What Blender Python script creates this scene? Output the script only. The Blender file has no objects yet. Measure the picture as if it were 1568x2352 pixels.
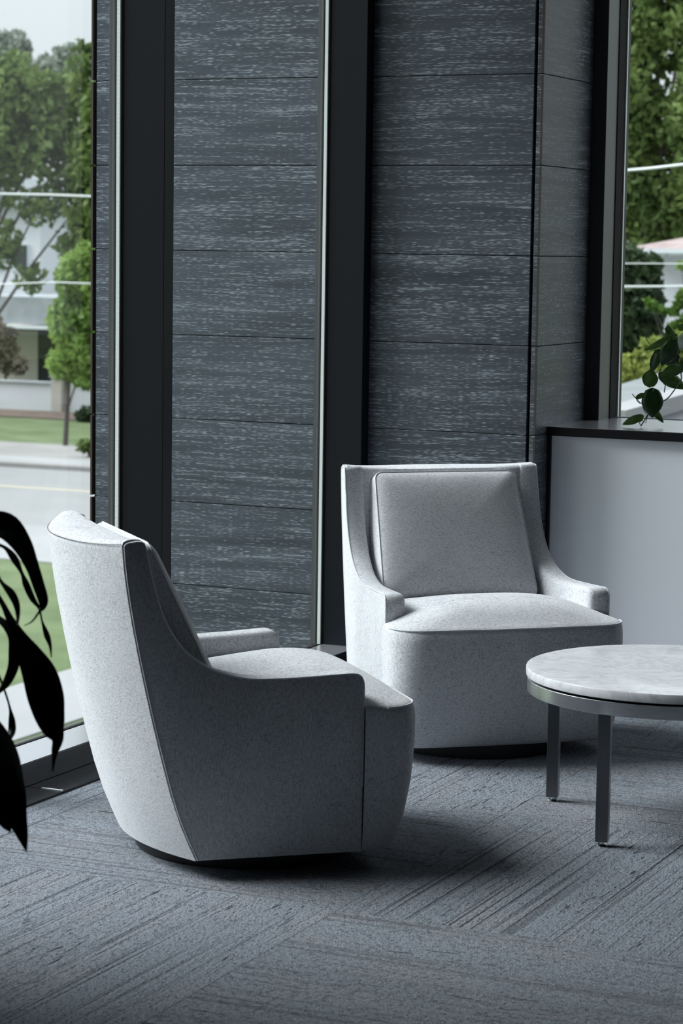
import bpy, bmesh, math, random
import numpy as np
from mathutils import Vector, Matrix

random.seed(7); rng = np.random.default_rng(11)
SC = bpy.context.scene
COL = SC.collection

# ------------------------------------------------------------------ camera
F_PX, CX, CY, EYE = 5553.3, 784.0, 1176.0, 1.45          # 85 mm lens on a 1568 x 2352 frame
_b = np.array([3365 - CX, 597 - CY, F_PX]); _b /= np.linalg.norm(_b)
_a = np.array([-11500 - CX, 380 - CY, F_PX]); _a -= _a.dot(_b) * _b; _a /= np.linalg.norm(_a)
_z = np.cross(-_a, _b)
if _z[1] > 0: _z = -_z
ROT = np.array([-_a, _b, _z])                            # rows: world axes in camera axes (x right, y down, z forward)
cam = bpy.data.cameras.new('camera'); camo = bpy.data.objects.new('camera', cam); COL.objects.link(camo)
cam.sensor_fit = 'VERTICAL'; cam.sensor_height = 36.0; cam.sensor_width = 24.0; cam.lens = 85.0
M = Matrix.Identity(4)
for i in range(3):
    M[i][0], M[i][1], M[i][2] = ROT[i][0], -ROT[i][1], -ROT[i][2]
M[2][3] = EYE
camo.matrix_world = M
cam.clip_start = 0.05; cam.clip_end = 600
cam.dof.use_dof = True; cam.dof.focus_distance = 6.6; cam.dof.aperture_fstop = 8.0
SC.camera = camo

def _ray(u, v): return ROT @ np.array([(u - CX) / F_PX, (v - CY) / F_PX, 1.0])
def on_y(u, v, y): d = _ray(u, v); return Vector((0, 0, EYE)) + Vector(d * (y / d[1]))
def on_z(u, v, z): d = _ray(u, v); return Vector((0, 0, EYE)) + Vector(d * ((z - EYE) / d[2]))
def at_d(u, v, dist): d = _ray(u, v); return Vector((0, 0, EYE)) + Vector(d * dist)

# ------------------------------------------------------------------ sky, sun, exposure
SC.view_settings.view_transform = 'Standard'; SC.view_settings.look = 'None'
SC.view_settings.exposure = -0.12; SC.view_settings.gamma = 1.0; SC.view_settings.use_curve_mapping = False
w = bpy.data.worlds.new('overcast_sky'); SC.world = w; w.use_nodes = True
nt = w.node_tree; nt.nodes.clear()
out = nt.nodes.new('ShaderNodeOutputWorld'); bg = nt.nodes.new('ShaderNodeBackground')
tc = nt.nodes.new('ShaderNodeTexCoord'); sx = nt.nodes.new('ShaderNodeSeparateXYZ')
mx = nt.nodes.new('ShaderNodeMath'); mx.operation = 'MAXIMUM'; mx.inputs[1].default_value = 0.0
ma = nt.nodes.new('ShaderNodeMath'); ma.operation = 'MULTIPLY_ADD'; ma.inputs[1].default_value = 2.0; ma.inputs[2].default_value = 1.0
nt.links.new(tc.outputs['Generated'], sx.inputs[0]); nt.links.new(sx.outputs[2], mx.inputs[0])
nt.links.new(mx.outputs[0], ma.inputs[0]); nt.links.new(ma.outputs[0], bg.inputs['Strength'])   # overcast: zenith three times the horizon
bg.inputs['Color'].default_value = (0.76, 0.83, 0.87, 1); nt.links.new(bg.outputs[0], out.inputs[0])

sun = bpy.data.lights.new('hazy_sun', 'SUN'); suno = bpy.data.objects.new('hazy_sun', sun); COL.objects.link(suno)
sun.energy = 6.6; sun.angle = math.radians(34); sun.color = (0.95, 0.98, 1.0)
_el, _az = math.radians(41), math.radians(-13)           # from the left and a little from behind the viewer
suno.rotation_euler = Vector((math.cos(_el) * math.cos(_az), -math.cos(_el) * math.sin(_az), -math.sin(_el))).to_track_quat('-Z', 'Y').to_euler()
suno.location = (-20, 4, 12)

# ------------------------------------------------------------------ material helpers
MATS = {}
def mat(name, col=(0.5, 0.5, 0.5), rough=0.5, metal=0.0, spec=0.5, sheen=0.0):
    m = bpy.data.materials.new(name); m.use_nodes = True
    b = m.node_tree.nodes['Principled BSDF']
    b.inputs['Base Color'].default_value = (*col, 1); b.inputs['Roughness'].default_value = rough
    b.inputs['Metallic'].default_value = metal; b.inputs['Specular IOR Level'].default_value = spec
    if sheen: b.inputs['Sheen Weight'].default_value = sheen
    MATS[name] = m
    return m, m.node_tree, b
def N(t, kind, **kw):
    n = t.nodes.new('ShaderNode' + kind)
    for k, v in kw.items():
        if k in n.inputs.keys(): n.inputs[k].default_value = v
        else: setattr(n, k, v)
    return n
def L(t, a, b): t.links.new(a, b)
def coords(t, scale, rand=True, loc=(0, 0, 0)):
    c = N(t, 'TexCoord'); mp = N(t, 'Mapping'); mp.inputs['Scale'].default_value = scale; mp.inputs['Location'].default_value = loc
    src = c.outputs['Object']
    if rand:
        oi = N(t, 'ObjectInfo'); vm = N(t, 'VectorMath', operation='SCALE'); cb = N(t, 'CombineXYZ')
        L(t, oi.outputs['Random'], cb.inputs[0]); L(t, oi.outputs['Random'], cb.inputs[2]); L(t, oi.outputs['Random'], cb.inputs[1])
        L(t, cb.outputs[0], vm.inputs[0]); vm.inputs['Scale'].default_value = 53.0
        ad = N(t, 'VectorMath', operation='ADD'); L(t, src, ad.inputs[0]); L(t, vm.outputs[0], ad.inputs[1]); src = ad.outputs[0]
    L(t, src, mp.inputs[0])
    return mp.outputs[0]
def noise(t, vec, scale=1.0, detail=2.0, rough=0.5, dist=0.0):
    n = N(t, 'TexNoise'); n.inputs['Scale'].default_value = scale; n.inputs['Detail'].default_value = detail
    n.inputs['Roughness'].default_value = rough; n.inputs['Distortion'].default_value = dist
    L(t, vec, n.inputs['Vector']); return n.outputs['Fac']
def ramp(t, fac, stops):
    r = N(t, 'ValToRGB'); e = r.color_ramp.elements
    while len(e) < len(stops): e.new(0.5)
    for el, (p, c) in zip(e, stops):
        el.position = p; el.color = (*c, 1) if not isinstance(c, (int, float)) else (c, c, c, 1)
    L(t, fac, r.inputs[0]); return r.outputs[0]
def mathn(t, op, a, b=None, clamp=False):
    n = N(t, 'Math', operation=op); n.use_clamp = clamp
    for i, x in enumerate((a, b)):
        if x is None: continue
        if isinstance(x, (int, float)): n.inputs[i].default_value = x
        else: L(t, x, n.inputs[i])
    return n.outputs[0]
def mixc(t, fac, a, b, blend='MIX'):
    n = N(t, 'Mix', data_type='RGBA', blend_type=blend)
    for k, x in ((0, fac), (6, a), (7, b)):
        if isinstance(x, (int, float)): n.inputs[k].default_value = x
        elif isinstance(x, tuple): n.inputs[k].default_value = (*x, 1)
        else: L(t, x, n.inputs[k])
    return n.outputs[2]
def bump(t, b, h, strength, dist):
    n = N(t, 'Bump'); n.inputs['Strength'].default_value = strength; n.inputs['Distance'].default_value = dist
    L(t, h, n.inputs['Height']); L(t, n.outputs[0], b.inputs['Normal'])

# dark limed oak: charcoal boards with pale broken pores running along local X
def make_oak():
    m, t, b = mat('limed_oak', rough=0.42, spec=0.18)
    base = coords(t, (1, 1, 1))
    wob = noise(t, coords(t, (1.6, 1, 5)), 1.0, 2)
    wv = N(t, 'CombineXYZ'); s = mathn(t, 'MULTIPLY', mathn(t, 'SUBTRACT', wob, 0.5), 0.030); L(t, s, wv.inputs[2])
    ad = N(t, 'VectorMath', operation='ADD'); L(t, base, ad.inputs[0]); L(t, wv.outputs[0], ad.inputs[1])
    def mapped(sc):
        mp = N(t, 'Mapping'); mp.inputs['Scale'].default_value = sc; L(t, ad.outputs[0], mp.inputs[0]); return mp.outputs[0]
    dash = noise(t, mapped((46, 46, 520)), 1.0, 0.0, 0.5)
    line = noise(t, mapped((7.0, 7.0, 260)), 1.0, 0.0, 0.5)
    tone = noise(t, mapped((1.2, 1.2, 26)), 1.0, 3, 0.6)
    cloud = noise(t, mapped((1.5, 1.5, 5)), 1.0, 2)
    thr = mathn(t, 'ADD', mathn(t, 'MULTIPLY', tone, 0.28), 0.0)
    d1 = mathn(t, 'ADD', mathn(t, 'MULTIPLY', dash, 0.58), mathn(t, 'MULTIPLY', line, 0.42))
    d2 = mathn(t, 'ADD', d1, thr)
    pores = ramp(t, d2, [(0.71, 0.0), (0.81, 1.0)])
    body = ramp(t, mathn(t, 'ADD', mathn(t, 'MULTIPLY', tone, 0.6), mathn(t, 'MULTIPLY', cloud, 0.4)), [(0.3, (0.047, 0.055, 0.069)), (0.72, (0.102, 0.117, 0.141))])
    c = mixc(t, pores, body, (0.27, 0.30, 0.345))
    L(t, c, b.inputs['Base Color'])
    L(t, ramp(t, pores, [(0, 0.36), (1, 0.5)]), b.inputs['Roughness'])
    bump(t, b, mathn(t, 'ADD', mathn(t, 'MULTIPLY', pores, -0.6), tone), 0.12, 0.002)
    return m
make_oak()
mat('board_core', (0.045, 0.031, 0.027), 0.7)
mat('black_void', (0.004, 0.004, 0.005), 0.9, spec=0.1)
mat('dark_metal', (0.009, 0.010, 0.014), 0.42, spec=0.15)
mat('sill_metal', (0.006, 0.007, 0.009), 0.16)
mat('sill_board', (0.006, 0.006, 0.008), 0.35, spec=0.2)
mat('sill_plate', (0.52, 0.53, 0.57), 0.24, metal=0.75)
mat('black_gasket', (0.004, 0.004, 0.004), 0.8, spec=0.2)
mat('frame_grey', (0.035, 0.036, 0.043), 0.42)
def make_spacer():
    m, t, b = mat('spacer_aluminium', (0.80, 0.83, 0.82), 0.4)
    v = N(t, 'TexVoronoi', feature='F1'); v.inputs['Scale'].default_value = 1.0; v.inputs['Randomness'].default_value = 0.0
    L(t, coords(t, (280, 280, 280), False), v.inputs['Vector'])
    L(t, ramp(t, v.outputs['Distance'], [(0.2, (0.38, 0.42, 0.41)), (0.4, (0.84, 0.88, 0.87))]), b.inputs['Base Color'])
make_spacer()
def make_glass():
    m = bpy.data.materials.new('window_glass'); m.use_nodes = True; t = m.node_tree; t.nodes.clear(); MATS['window_glass'] = m
    o = N(t, 'OutputMaterial'); tr = N(t, 'BsdfTransparent'); tr.inputs[0].default_value = (0.975, 0.985, 0.98, 1)
    g = N(t, 'BsdfGlossy'); g.inputs['Roughness'].default_value = 0.0; lw = N(t, 'LayerWeight'); lw.inputs[0].default_value = 0.5; fr = N(t, 'Math', operation='MULTIPLY_ADD'); pw = N(t, 'Math', operation='POWER'); L(t, lw.outputs['Facing'], pw.inputs[0]); pw.inputs[1].default_value = 4.5; L(t, pw.outputs[0], fr.inputs[0]); fr.inputs[1].default_value = 0.5; fr.inputs[2].default_value = 0.015
    mxs = N(t, 'MixShader'); L(t, fr.outputs[0], mxs.inputs[0]); L(t, tr.outputs[0], mxs.inputs[1]); L(t, g.outputs[0], mxs.inputs[2]); L(t, mxs.outputs[0], o.inputs[0])
make_glass()
mat('white_panel', (0.84, 0.86, 0.92), 0.5)
mat('room_paint', (0.022, 0.023, 0.026), 0.8)
mat('ceiling_paint', (0.05, 0.052, 0.056), 0.9)
mat('concrete_soffit', (0.35, 0.35, 0.35), 0.9)

def make_fabric():
    m, t, b = mat('grey_melange_linen', rough=0.9, spec=0.15, sheen=0.25)
    a = noise(t, coords(t, (760, 760, 85), False), 1.0, 2, 0.6)        # warp
    c = noise(t, coords(t, (120, 120, 800), False), 1.0, 2, 0.6)         # weft
    g = noise(t, coords(t, (600, 600, 600), False), 1.0, 2, 0.6)
    d = noise(t, coords(t, (9, 9, 4), False), 1.0, 2)
    s = mathn(t, 'ADD', mathn(t, 'MULTIPLY', a, 0.46), mathn(t, 'MULTIPLY', c, 0.40))
    s = mathn(t, 'ADD', s, mathn(t, 'MULTIPLY', g, 0.14))
    s2 = mathn(t, 'ADD', mathn(t, 'MULTIPLY', s, 0.93), mathn(t, 'MULTIPLY', d, 0.07))
    L(t, ramp(t, s2, [(0.37, (0.17, 0.175, 0.19)), (0.45, (0.46, 0.47, 0.50)), (0.53, (0.62, 0.635, 0.665)), (0.66, (0.74, 0.755, 0.78))]), b.inputs['Base Color'])
    bump(t, b, s, 0.35, 0.0015)
make_fabric()
mat('linen_piping', (0.60, 0.615, 0.65), 0.9, spec=0.15)
mat('seam_shadow', (0.10, 0.10, 0.11), 0.9, spec=0.1)
mat('plinth_black', (0.010, 0.011, 0.013), 0.5)

def make_carpet():
    m, t, b = mat('slate_carpet', rough=1.0, spec=0.05, sheen=0.12)
    tuft = noise(t, coords(t, (95, 150, 95)), 1.0, 3, 0.75)
    fine = noise(t, coords(t, (300, 380, 300)), 1.0, 2, 0.6)
    groove = noise(t, coords(t, (0.5, 52, 1)), 1.0, 2.0, 0.5)
    zone = noise(t, coords(t, (1.0, 5.5, 1)), 1.0, 2, 0.5)
    crack = noise(t, coords(t, (11, 70, 1)), 1.0, 2.5, 0.65)
    shade = noise(t, coords(t, (1.6, 7, 1)), 1.0, 2, 0.5)
    lines = ramp(t, zone, [(0.44, 1.0), (0.54, 0.3)])
    crk = mathn(t, 'MULTIPLY', ramp(t, crack, [(0.30, 1.0), (0.40, 0.0)]), ramp(t, zone, [(0.50, 0.0), (0.58, 1.0)]))
    grv = mathn(t, 'MULTIPLY', ramp(t, groove, [(0.36, 1.0), (0.48, 0.0)]), lines)
    body = mixc(t, ramp(t, shade, [(0.46, 0.0), (0.62, 1.0)]), (0.300, 0.336, 0.388), (0.322, 0.340, 0.382))
    body = mixc(t, mathn(t, 'MULTIPLY', ramp(t, tuft, [(0.36, 1.0), (0.50, 0.0)]), 0.8), body, (0.05, 0.056, 0.068))
    body = mixc(t, mathn(t, 'MULTIPLY', grv, 0.45), body, (0.06, 0.067, 0.08))
    body = mixc(t, mathn(t, 'MULTIPLY', crk, 0.75), body, (0.03, 0.034, 0.04))
    L(t, body, b.inputs['Base Color'])
    h = mathn(t, 'ADD', mathn(t, 'MULTIPLY', tuft, 1.0), mathn(t, 'MULTIPLY', fine, 0.5))
    h = mathn(t, 'SUBTRACT', h, mathn(t, 'MULTIPLY', grv, 0.6)); h = mathn(t, 'SUBTRACT', h, mathn(t, 'MULTIPLY', crk, 0.7))
    bump(t, b, h, 1.0, 0.014)
make_carpet()

def make_marble():
    m, t, b = mat('pale_marble', rough=0.22, spec=0.5)
    v = coords(t, (1, 1, 1), False)
    n1 = noise(t, v, 7, 6, 0.62, 1.2); n2 = noise(t, v, 26, 5, 0.65, 0.8); n3 = noise(t, v, 3, 3)
    vein = ramp(t, n1, [(0.44, 0.0), (0.495, 1.0), (0.53, 0.0)])
    c = ramp(t, n2, [(0.3, (0.56, 0.57, 0.595)), (0.6, (0.665, 0.675, 0.695))])
    c = mixc(t, mathn(t, 'MULTIPLY', vein, mathn(t, 'MULTIPLY', n3, 0.7)), c, (0.30, 0.31, 0.34))
    L(t, c, b.inputs['Base Color'])
make_marble()
def make_steel():
    m, t, b = mat('brushed_steel', (0.80, 0.81, 0.83), 0.3, 1.0)
    n = noise(t, coords(t, (9, 9, 2600), False), 1.0, 1)
    L(t, ramp(t, n, [(0.3, 0.22), (0.7, 0.28)]), b.inputs['Roughness'])
    m, t, b = mat('leg_steel_dimmed', (0.17, 0.175, 0.185), 0.3, 1.0)  # darker than the ring: the dim room it mirrors is put into the colour
    n = noise(t, coords(t, (2600, 2600, 9), False), 1.0, 1)
    L(t, ramp(t, n, [(0.3, 0.26), (0.7, 0.32)]), b.inputs['Roughness'])
make_steel()
mat('glide_chrome', (0.8, 0.8, 0.8), 0.12, 1.0)

def leaf_mat(name, c1, c2, rough=0.35, trans=0.25, scale=6, spec=0.5):
    m, t, b = mat(name, c1, rough, spec=spec)
    n = noise(t, coords(t, (scale, scale, scale)), 1.0, 3)
    col = ramp(t, n, [(0.35, c1), (0.65, c2)]); L(t, col, b.inputs['Base Color'])
    if trans:
        o = t.nodes['Material Output']; tl = N(t, 'BsdfTranslucent'); L(t, col, tl.inputs[0])
        ms = N(t, 'MixShader'); ms.inputs[0].default_value = trans; L(t, b.outputs[0], ms.inputs[1]); L(t, tl.outputs[0], ms.inputs[2]); L(t, ms.outputs[0], o.inputs[0])
leaf_mat('dracaena_leaf', (0.006, 0.014, 0.006), (0.012, 0.026, 0.010), 0.28, 0.12, 5)
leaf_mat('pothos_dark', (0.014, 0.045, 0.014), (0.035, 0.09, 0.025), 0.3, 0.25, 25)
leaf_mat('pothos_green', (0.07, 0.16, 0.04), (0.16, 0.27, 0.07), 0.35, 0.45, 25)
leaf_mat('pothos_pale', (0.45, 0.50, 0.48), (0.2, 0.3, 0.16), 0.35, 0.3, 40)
mat('vine_stem', (0.03, 0.06, 0.02), 0.5)
mat('cane_bark', (0.12, 0.09, 0.06), 0.8)
mat('pot_ceramic', (0.16, 0.17, 0.18), 0.4)
mat('potting_soil', (0.02, 0.015, 0.01), 1.0)
leaf_mat('tree_green', (0.065, 0.110, 0.030), (0.185, 0.255, 0.080), 0.6, 0.3, 0.9, 0.2)
leaf_mat('tree_bright', (0.100, 0.185, 0.036), (0.255, 0.370, 0.100), 0.6, 0.35, 1.2, 0.2)
leaf_mat('tree_dark', (0.018, 0.035, 0.016), (0.045, 0.075, 0.03), 0.6, 0.15, 0.8, 0.2)
leaf_mat('tree_haze', (0.20, 0.24, 0.20), (0.30, 0.33, 0.28), 0.7, 0.2, 0.8, 0.2)  # far foliage: distance haze mixed into the leaf colour
leaf_mat('shrub_lime', (0.20, 0.26, 0.06), (0.38, 0.42, 0.12), 0.6, 0.4, 1.5, 0.2)
leaf_mat('shrub_russet', (0.10, 0.08, 0.06), (0.24, 0.20, 0.15), 0.7, 0.2, 1.5, 0.2)
mat('tree_bark', (0.06, 0.05, 0.045), 0.9)
def speckled(name, c1, c2, scale, rough=0.9, det=4):
    m, t, b = mat(name, c1, rough, spec=0.2)
    L(t, ramp(t, noise(t, coords(t, (scale,) * 3, False), 1.0, det), [(0.35, c1), (0.65, c2)]), b.inputs['Base Color'])
speckled('lawn_grass', (0.078, 0.112, 0.044), (0.120, 0.155, 0.072), 0.9)
speckled('grass_blades', (0.08, 0.15, 0.03), (0.19, 0.26, 0.07), 2.0)
speckled('pale_concrete', (0.26, 0.265, 0.27), (0.30, 0.30, 0.305), 0.6)
speckled('worn_concrete', (0.21, 0.205, 0.20), (0.26, 0.25, 0.245), 0.6)
speckled('pale_asphalt', (0.215, 0.218, 0.22), (0.25, 0.25, 0.25), 0.4)  # the asphalt's own pale grey
mat('faded_yellow', (0.42, 0.37, 0.25), 0.9)
speckled('mulch', (0.08, 0.06, 0.05), (0.14, 0.10, 0.08), 2)
speckled('pink_shingle', (0.26, 0.20, 0.20), (0.36, 0.29, 0.28), 3)
mat('white_stucco', (0.55, 0.57, 0.60), 0.9)
mat('cream_wall', (0.42, 0.40, 0.36), 0.9)
speckled('grey_shingle', (0.24, 0.26, 0.28), (0.32, 0.34, 0.36), 2)
mat('dark_opening', (0.012, 0.018, 0.016), 0.8)
speckled('roof_membrane', (0.16, 0.175, 0.18), (0.195, 0.21, 0.215), 1.5)
mat('slate_wall', (0.04, 0.043, 0.05), 0.8)
mat('cable_white', (0.72, 0.75, 0.76), 0.6)
mat('fascia_white', (0.60, 0.64, 0.66), 0.8)

# ------------------------------------------------------------------ object helpers
def link(name, me, parent=None, m=None):
    o = bpy.data.objects.new(name, me); COL.objects.link(o)
    if m and not me.materials: me.materials.append(MATS[m])
    if parent: o.parent = parent
    return o
def tag(o, label, cat, group=None, kind=None):
    o['label'] = label
    if cat: o['category'] = cat
    if group: o['group'] = group
    if kind: o['kind'] = kind
    return o
def empty(name, loc=(0, 0, 0), rz=0.0):
    o = bpy.data.objects.new(name, None); COL.objects.link(o); o.location = loc; o.rotation_euler = (0, 0, rz); o.empty_display_size = 0.1
    return o
def mesh(name, verts, faces, smooth=None):
    me = bpy.data.meshes.new(name); me.from_pydata([tuple(v) for v in verts], [], faces); me.validate(); me.update()
    if smooth is not None:
        me.polygons.foreach_set('use_smooth', [True] * len(me.polygons))
        if smooth < 179: me.set_sharp_from_angle(angle=math.radians(smooth))
    return me
def box_me(name, lo, hi, bev=0.0, seg=2):
    bm = bmesh.new(); bmesh.ops.create_cube(bm, size=1.0)
    for v in bm.verts:
        v.co = Vector([(lo[i] + hi[i]) / 2 + v.co[i] * (hi[i] - lo[i]) for i in range(3)])
    if bev: bmesh.ops.bevel(bm, geom=bm.edges[:], offset=bev, segments=seg, profile=0.5, affect='EDGES')
    bmesh.ops.recalc_face_normals(bm, faces=bm.faces[:])
    me = bpy.data.meshes.new(name); bm.to_mesh(me); bm.free(); return me
def box(name, lo, hi, m, parent=None, bev=0.0):
    return link(name, box_me(name, lo, hi, bev), parent, m)
def tube_me(name, pts, r, n=8, closed=False):
    pts = [Vector(p) for p in pts]; k = len(pts)
    rs = r if isinstance(r, (list, tuple)) else [r] * k
    V, Fc = [], []; up = None
    for i, p in enumerate(pts):
        a = pts[(i - 1) % k] if (closed or i > 0) else p; b = pts[(i + 1) % k] if (closed or i < k - 1) else p
        tn = (b - a).normalized()
        if up is None:
            up = Vector((0, 0, 1)) if abs(tn.z) < 0.9 else Vector((1, 0, 0))
        sd = tn.cross(up).normalized(); up = sd.cross(tn).normalized()
        for j in range(n):
            th = 2 * math.pi * j / n
            V.append(p + (sd * math.cos(th) + up * math.sin(th)) * rs[i])
    m_ = k if closed else k - 1
    for i in range(m_):
        for j in range(n):
            a, b = i * n + j, i * n + (j + 1) % n
            c, d = ((i + 1) % k) * n + (j + 1) % n, ((i + 1) % k) * n + j
            Fc.append((a, b, c, d))
    if not closed:
        Fc.append(tuple(range(n))[::-1]); Fc.append(tuple((k - 1) * n + j for j in range(n)))
    return mesh(name, V, Fc, 60)
def lathe_me(name, prof, n=48, smooth=35):
    V, Fc = [], []
    for r, z in prof:
        for j in range(n):
            th = 2 * math.pi * j / n; V.append((r * math.cos(th), r * math.sin(th), z))
    k = len(prof)
    for i in range(k - 1):
        for j in range(n):
            Fc.append((i * n + j, i * n + (j + 1) % n, (i + 1) * n + (j + 1) % n, (i + 1) * n + j))
    Fc.append(tuple(range(n))[::-1]); Fc.append(tuple((k - 1) * n + j for j in range(n)))
    return mesh(name, V, Fc, smooth)
def catmull(pts, per=8):
    P = [np.array(p, float) for p in pts]; P = [2 * P[0] - P[1]] + P + [2 * P[-1] - P[-2]]; o = []
    for i in range(1, len(P) - 2):
        for k in range(per):
            t = k / per
            o.append(0.5 * ((2 * P[i]) + (P[i + 1] - P[i - 1]) * t + (2 * P[i - 1] - 5 * P[i] + 4 * P[i + 1] - P[i + 2]) * t * t + (-P[i - 1] + 3 * P[i] - 3 * P[i + 1] + P[i + 2]) * t ** 3))
    o.append(P[-2]); return o

# ------------------------------------------------------------------ room shell
XG0, XG1 = -3.537, -3.513                 # glass of the left window wall
XIN, ZS = -3.377, 0.07                    # inner face of its posts and sill, sill height
YA = 7.546                                # face of the oak wall
XB = -2.770                               # return face of the oak wall
ZC = 3.0                                  # ceiling
YEND = 3.0                                # the left glazing stops here
YW = 8.034                                # inner face of the far window's frame
floor = box('floor', (-3.56, -4.3, -0.30), (4.7, 8.4, -0.009), 'slate_carpet')
tag(floor, 'slate blue carpet floor laid in quarter turned planks', None, kind='structure')
pl_me = box_me('carpet_plank', (-0.4997, -0.1247, -0.009), (0.4997, 0.1247, 0.0), 0.0007, 1); pl_me.materials.append(MATS['slate_carpet'])
for i in range(-2, 3):
    for j in range(-2, 4):
        x0, y0 = -2.155 + i * 1.0, 4.69 + j * 1.0
        turned = (i + j) % 2 == 0
        for k in range(4):
            if turned: c, rz = (x0 + 0.125 + 0.25 * k, y0 + 0.5), math.pi / 2
            else: c, rz = (x0 + 0.5, y0 + 0.125 + 0.25 * k), 0.0
            hx, hy = (0.125, 0.5) if turned else (0.5, 0.125)
            xa, xb, ya_, yb_ = max(c[0] - hx, -3.300), c[0] + hx, c[1] - hy, min(c[1] + hy, 7.70)
            if xb - xa < 0.02 or yb_ - ya_ < 0.02: continue
            full = xa == c[0] - hx and yb_ == c[1] + hy
            if full: me = pl_me
            else:
                lx, ly = (yb_ - ya_, xb - xa) if turned else (xb - xa, yb_ - ya_)
                me = box_me('carpet_plank', (-lx / 2 + 0.0008, -ly / 2 + 0.0006, -0.009), (lx / 2 - 0.0008, ly / 2 - 0.0006, 0.0), 0.0012, 1); me.materials.append(MATS['slate_carpet'])
            o = link('carpet_plank', me, floor); o.location = ((xa + xb) / 2, (ya_ + yb_) / 2, 0); o.rotation_euler = (0, 0, rz + (math.pi if (i * 7 + j * 3 + k) % 2 else 0))
tag(box('ceiling', (-3.70, -4.3, ZC), (4.7, 8.4, ZC + 0.25), 'ceiling_paint'), 'plain ceiling over the lounge', None, kind='structure')
tag(box('wall_back', (-3.56, -4.3, -0.3), (4.7, -4.1, ZC), 'room_paint'), 'dark painted wall behind the viewer', None, kind='structure')
tag(box('wall_right', (4.5, -4.1, -0.3), (4.7, 8.4, ZC), 'room_paint'), 'dark painted wall on the right side of the lounge', None, kind='structure')

# ------------------------------------------------------------------ oak-clad wall, running from outdoors into the room
core = box('wall_oak', (-4.4685, YA + 0.014, -3.5), (-2.790, YA + 0.60, ZC + 0.6), 'black_void')
tag(core, 'charcoal limed oak board wall passing through the glazing into the room', None, kind='structure')
PH, Z0 = 0.2968, 1.4177
def plank_me(name, ln, th):
    me = box_me(name, (-ln / 2, 0, -PH / 2 + 0.0012), (ln / 2, th, PH / 2 - 0.0012), 0.0016, 2); me.materials.append(MATS['limed_oak']); return me
xe0, xe1, xi0, xi1 = -4.457, -3.548, -3.47, -2.802
me_e, me_i = plank_me('plank', xe1 - xe0, 0.022), plank_me('plank', xi1 - xi0, 0.022)
me_b = plank_me('plank', 0.49, 0.022)
me_edge = box_me('plank_edge', (-0.0036, 0, -PH / 2 + 0.004), (0.0036, 0.02, PH / 2 - 0.004)); me_edge.materials.append(MATS['board_core'])
for r in range(-7, 8):
    zc = Z0 + PH * (r + 0.5)
    if zc < 3.4:
        o = link('plank', me_e, core); o.location = ((xe0 + xe1) / 2, YA, zc)
        o = link('plank_edge', me_edge, core); o.location = (-4.4730, YA - 0.004, zc)
    if 0.0 < zc < ZC + 0.1:
        o = link('plank', me_i, core); o.location = ((xi0 + xi1) / 2, YA, zc)
        o = link('plank', me_b, core); o.location = (XB, YA + 0.002 + 0.245, zc); o.rotation_euler = (0, 0, math.pi / 2)
        o = link('plank_edge', me_edge, core); o.location = (-2.7738, YA + 0.0, zc)

# ------------------------------------------------------------------ left window wall
POSTS = [(7.489, YA), (6.096, 6.153)]
y = 5.232
while y > YEND:
    POSTS.append((y - 0.057, y)); y -= 1.393
def post(parent, y0, y1):
    box('post', (-3.510, y0, ZS), (XIN, y1, ZC), 'dark_metal', parent, 0.0015)
    box('pressure_cap', (-3.560, y0, -0.25), (-3.5375, y1, ZC + 0.2), 'frame_grey', parent, 0.002)
    box('gasket', (-3.5375, y0 + 0.004, ZS), (-3.510, y1 - 0.004, ZC), 'black_gasket', parent)
for k in range(len(POSTS) - 1):
    hi, lo = POSTS[k], POSTS[k + 1]
    wnd = empty('window_%d' % (k + 1), (-3.5, (lo[1] + hi[0]) / 2, 0)); wnd.location = (0, 0, 0)
    tag(wnd, ['floor to ceiling pane at the oak wall showing pale outdoor boards', 'floor to ceiling pane behind the turned armchair showing lawn and street'][k] if k < 2 else
        'floor to ceiling pane left of the drooping plant, nearest the viewer', None, kind='structure')
    post(wnd, *hi)
    if k == len(POSTS) - 2: post(wnd, *lo)
    ya, yb = lo[1], hi[0]
    box('glass_pane', (XG0, ya - 0.004, ZS - 0.006), (XG1, yb + 0.004, ZC - 0.03), 'window_glass', wnd)
    for ys in ((yb - 0.007, yb - 0.0002), (ya + 0.0002, ya + 0.007)):
        box('spacer', (-3.5305, ys[0], ZS - 0.002), (-3.5195, ys[1], ZC - 0.03), 'spacer_aluminium', wnd)
    box('bottom_spacer', (-3.5305, ya + 0.007, ZS - 0.006), (-3.5195, yb - 0.007, ZS + 0.001), 'black_gasket', wnd)
    box('sill', (-3.511, ya - 0.06, 0.0), (XIN, yb + 0.06 if k else yb, ZS), 'sill_metal', wnd, 0.002)
    box('sill_plate', (-3.511, ya - 0.06, ZS - 0.001), (XIN - 0.003, yb + 0.06 if k else yb, ZS + 0.0008), 'sill_plate', wnd)
    box('sill_cap', (-3.560, ya - 0.06, -0.30), (-3.511, yb + 0.06 if k else yb, ZS - 0.006), 'frame_grey', wnd, 0.002)
    box('head', (-3.560, ya, ZC - 0.06), (XIN, yb, ZC), 'dark_metal', wnd)
tag(box('wall_left_added', (-3.62, -4.1, -0.3), (XIN, POSTS[-1][0], ZC), 'room_paint'), 'unseen dark wall added left of the viewer to block window light', None, kind='structure')  # unseen wall, added to keep near window light off the chair sides
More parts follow.
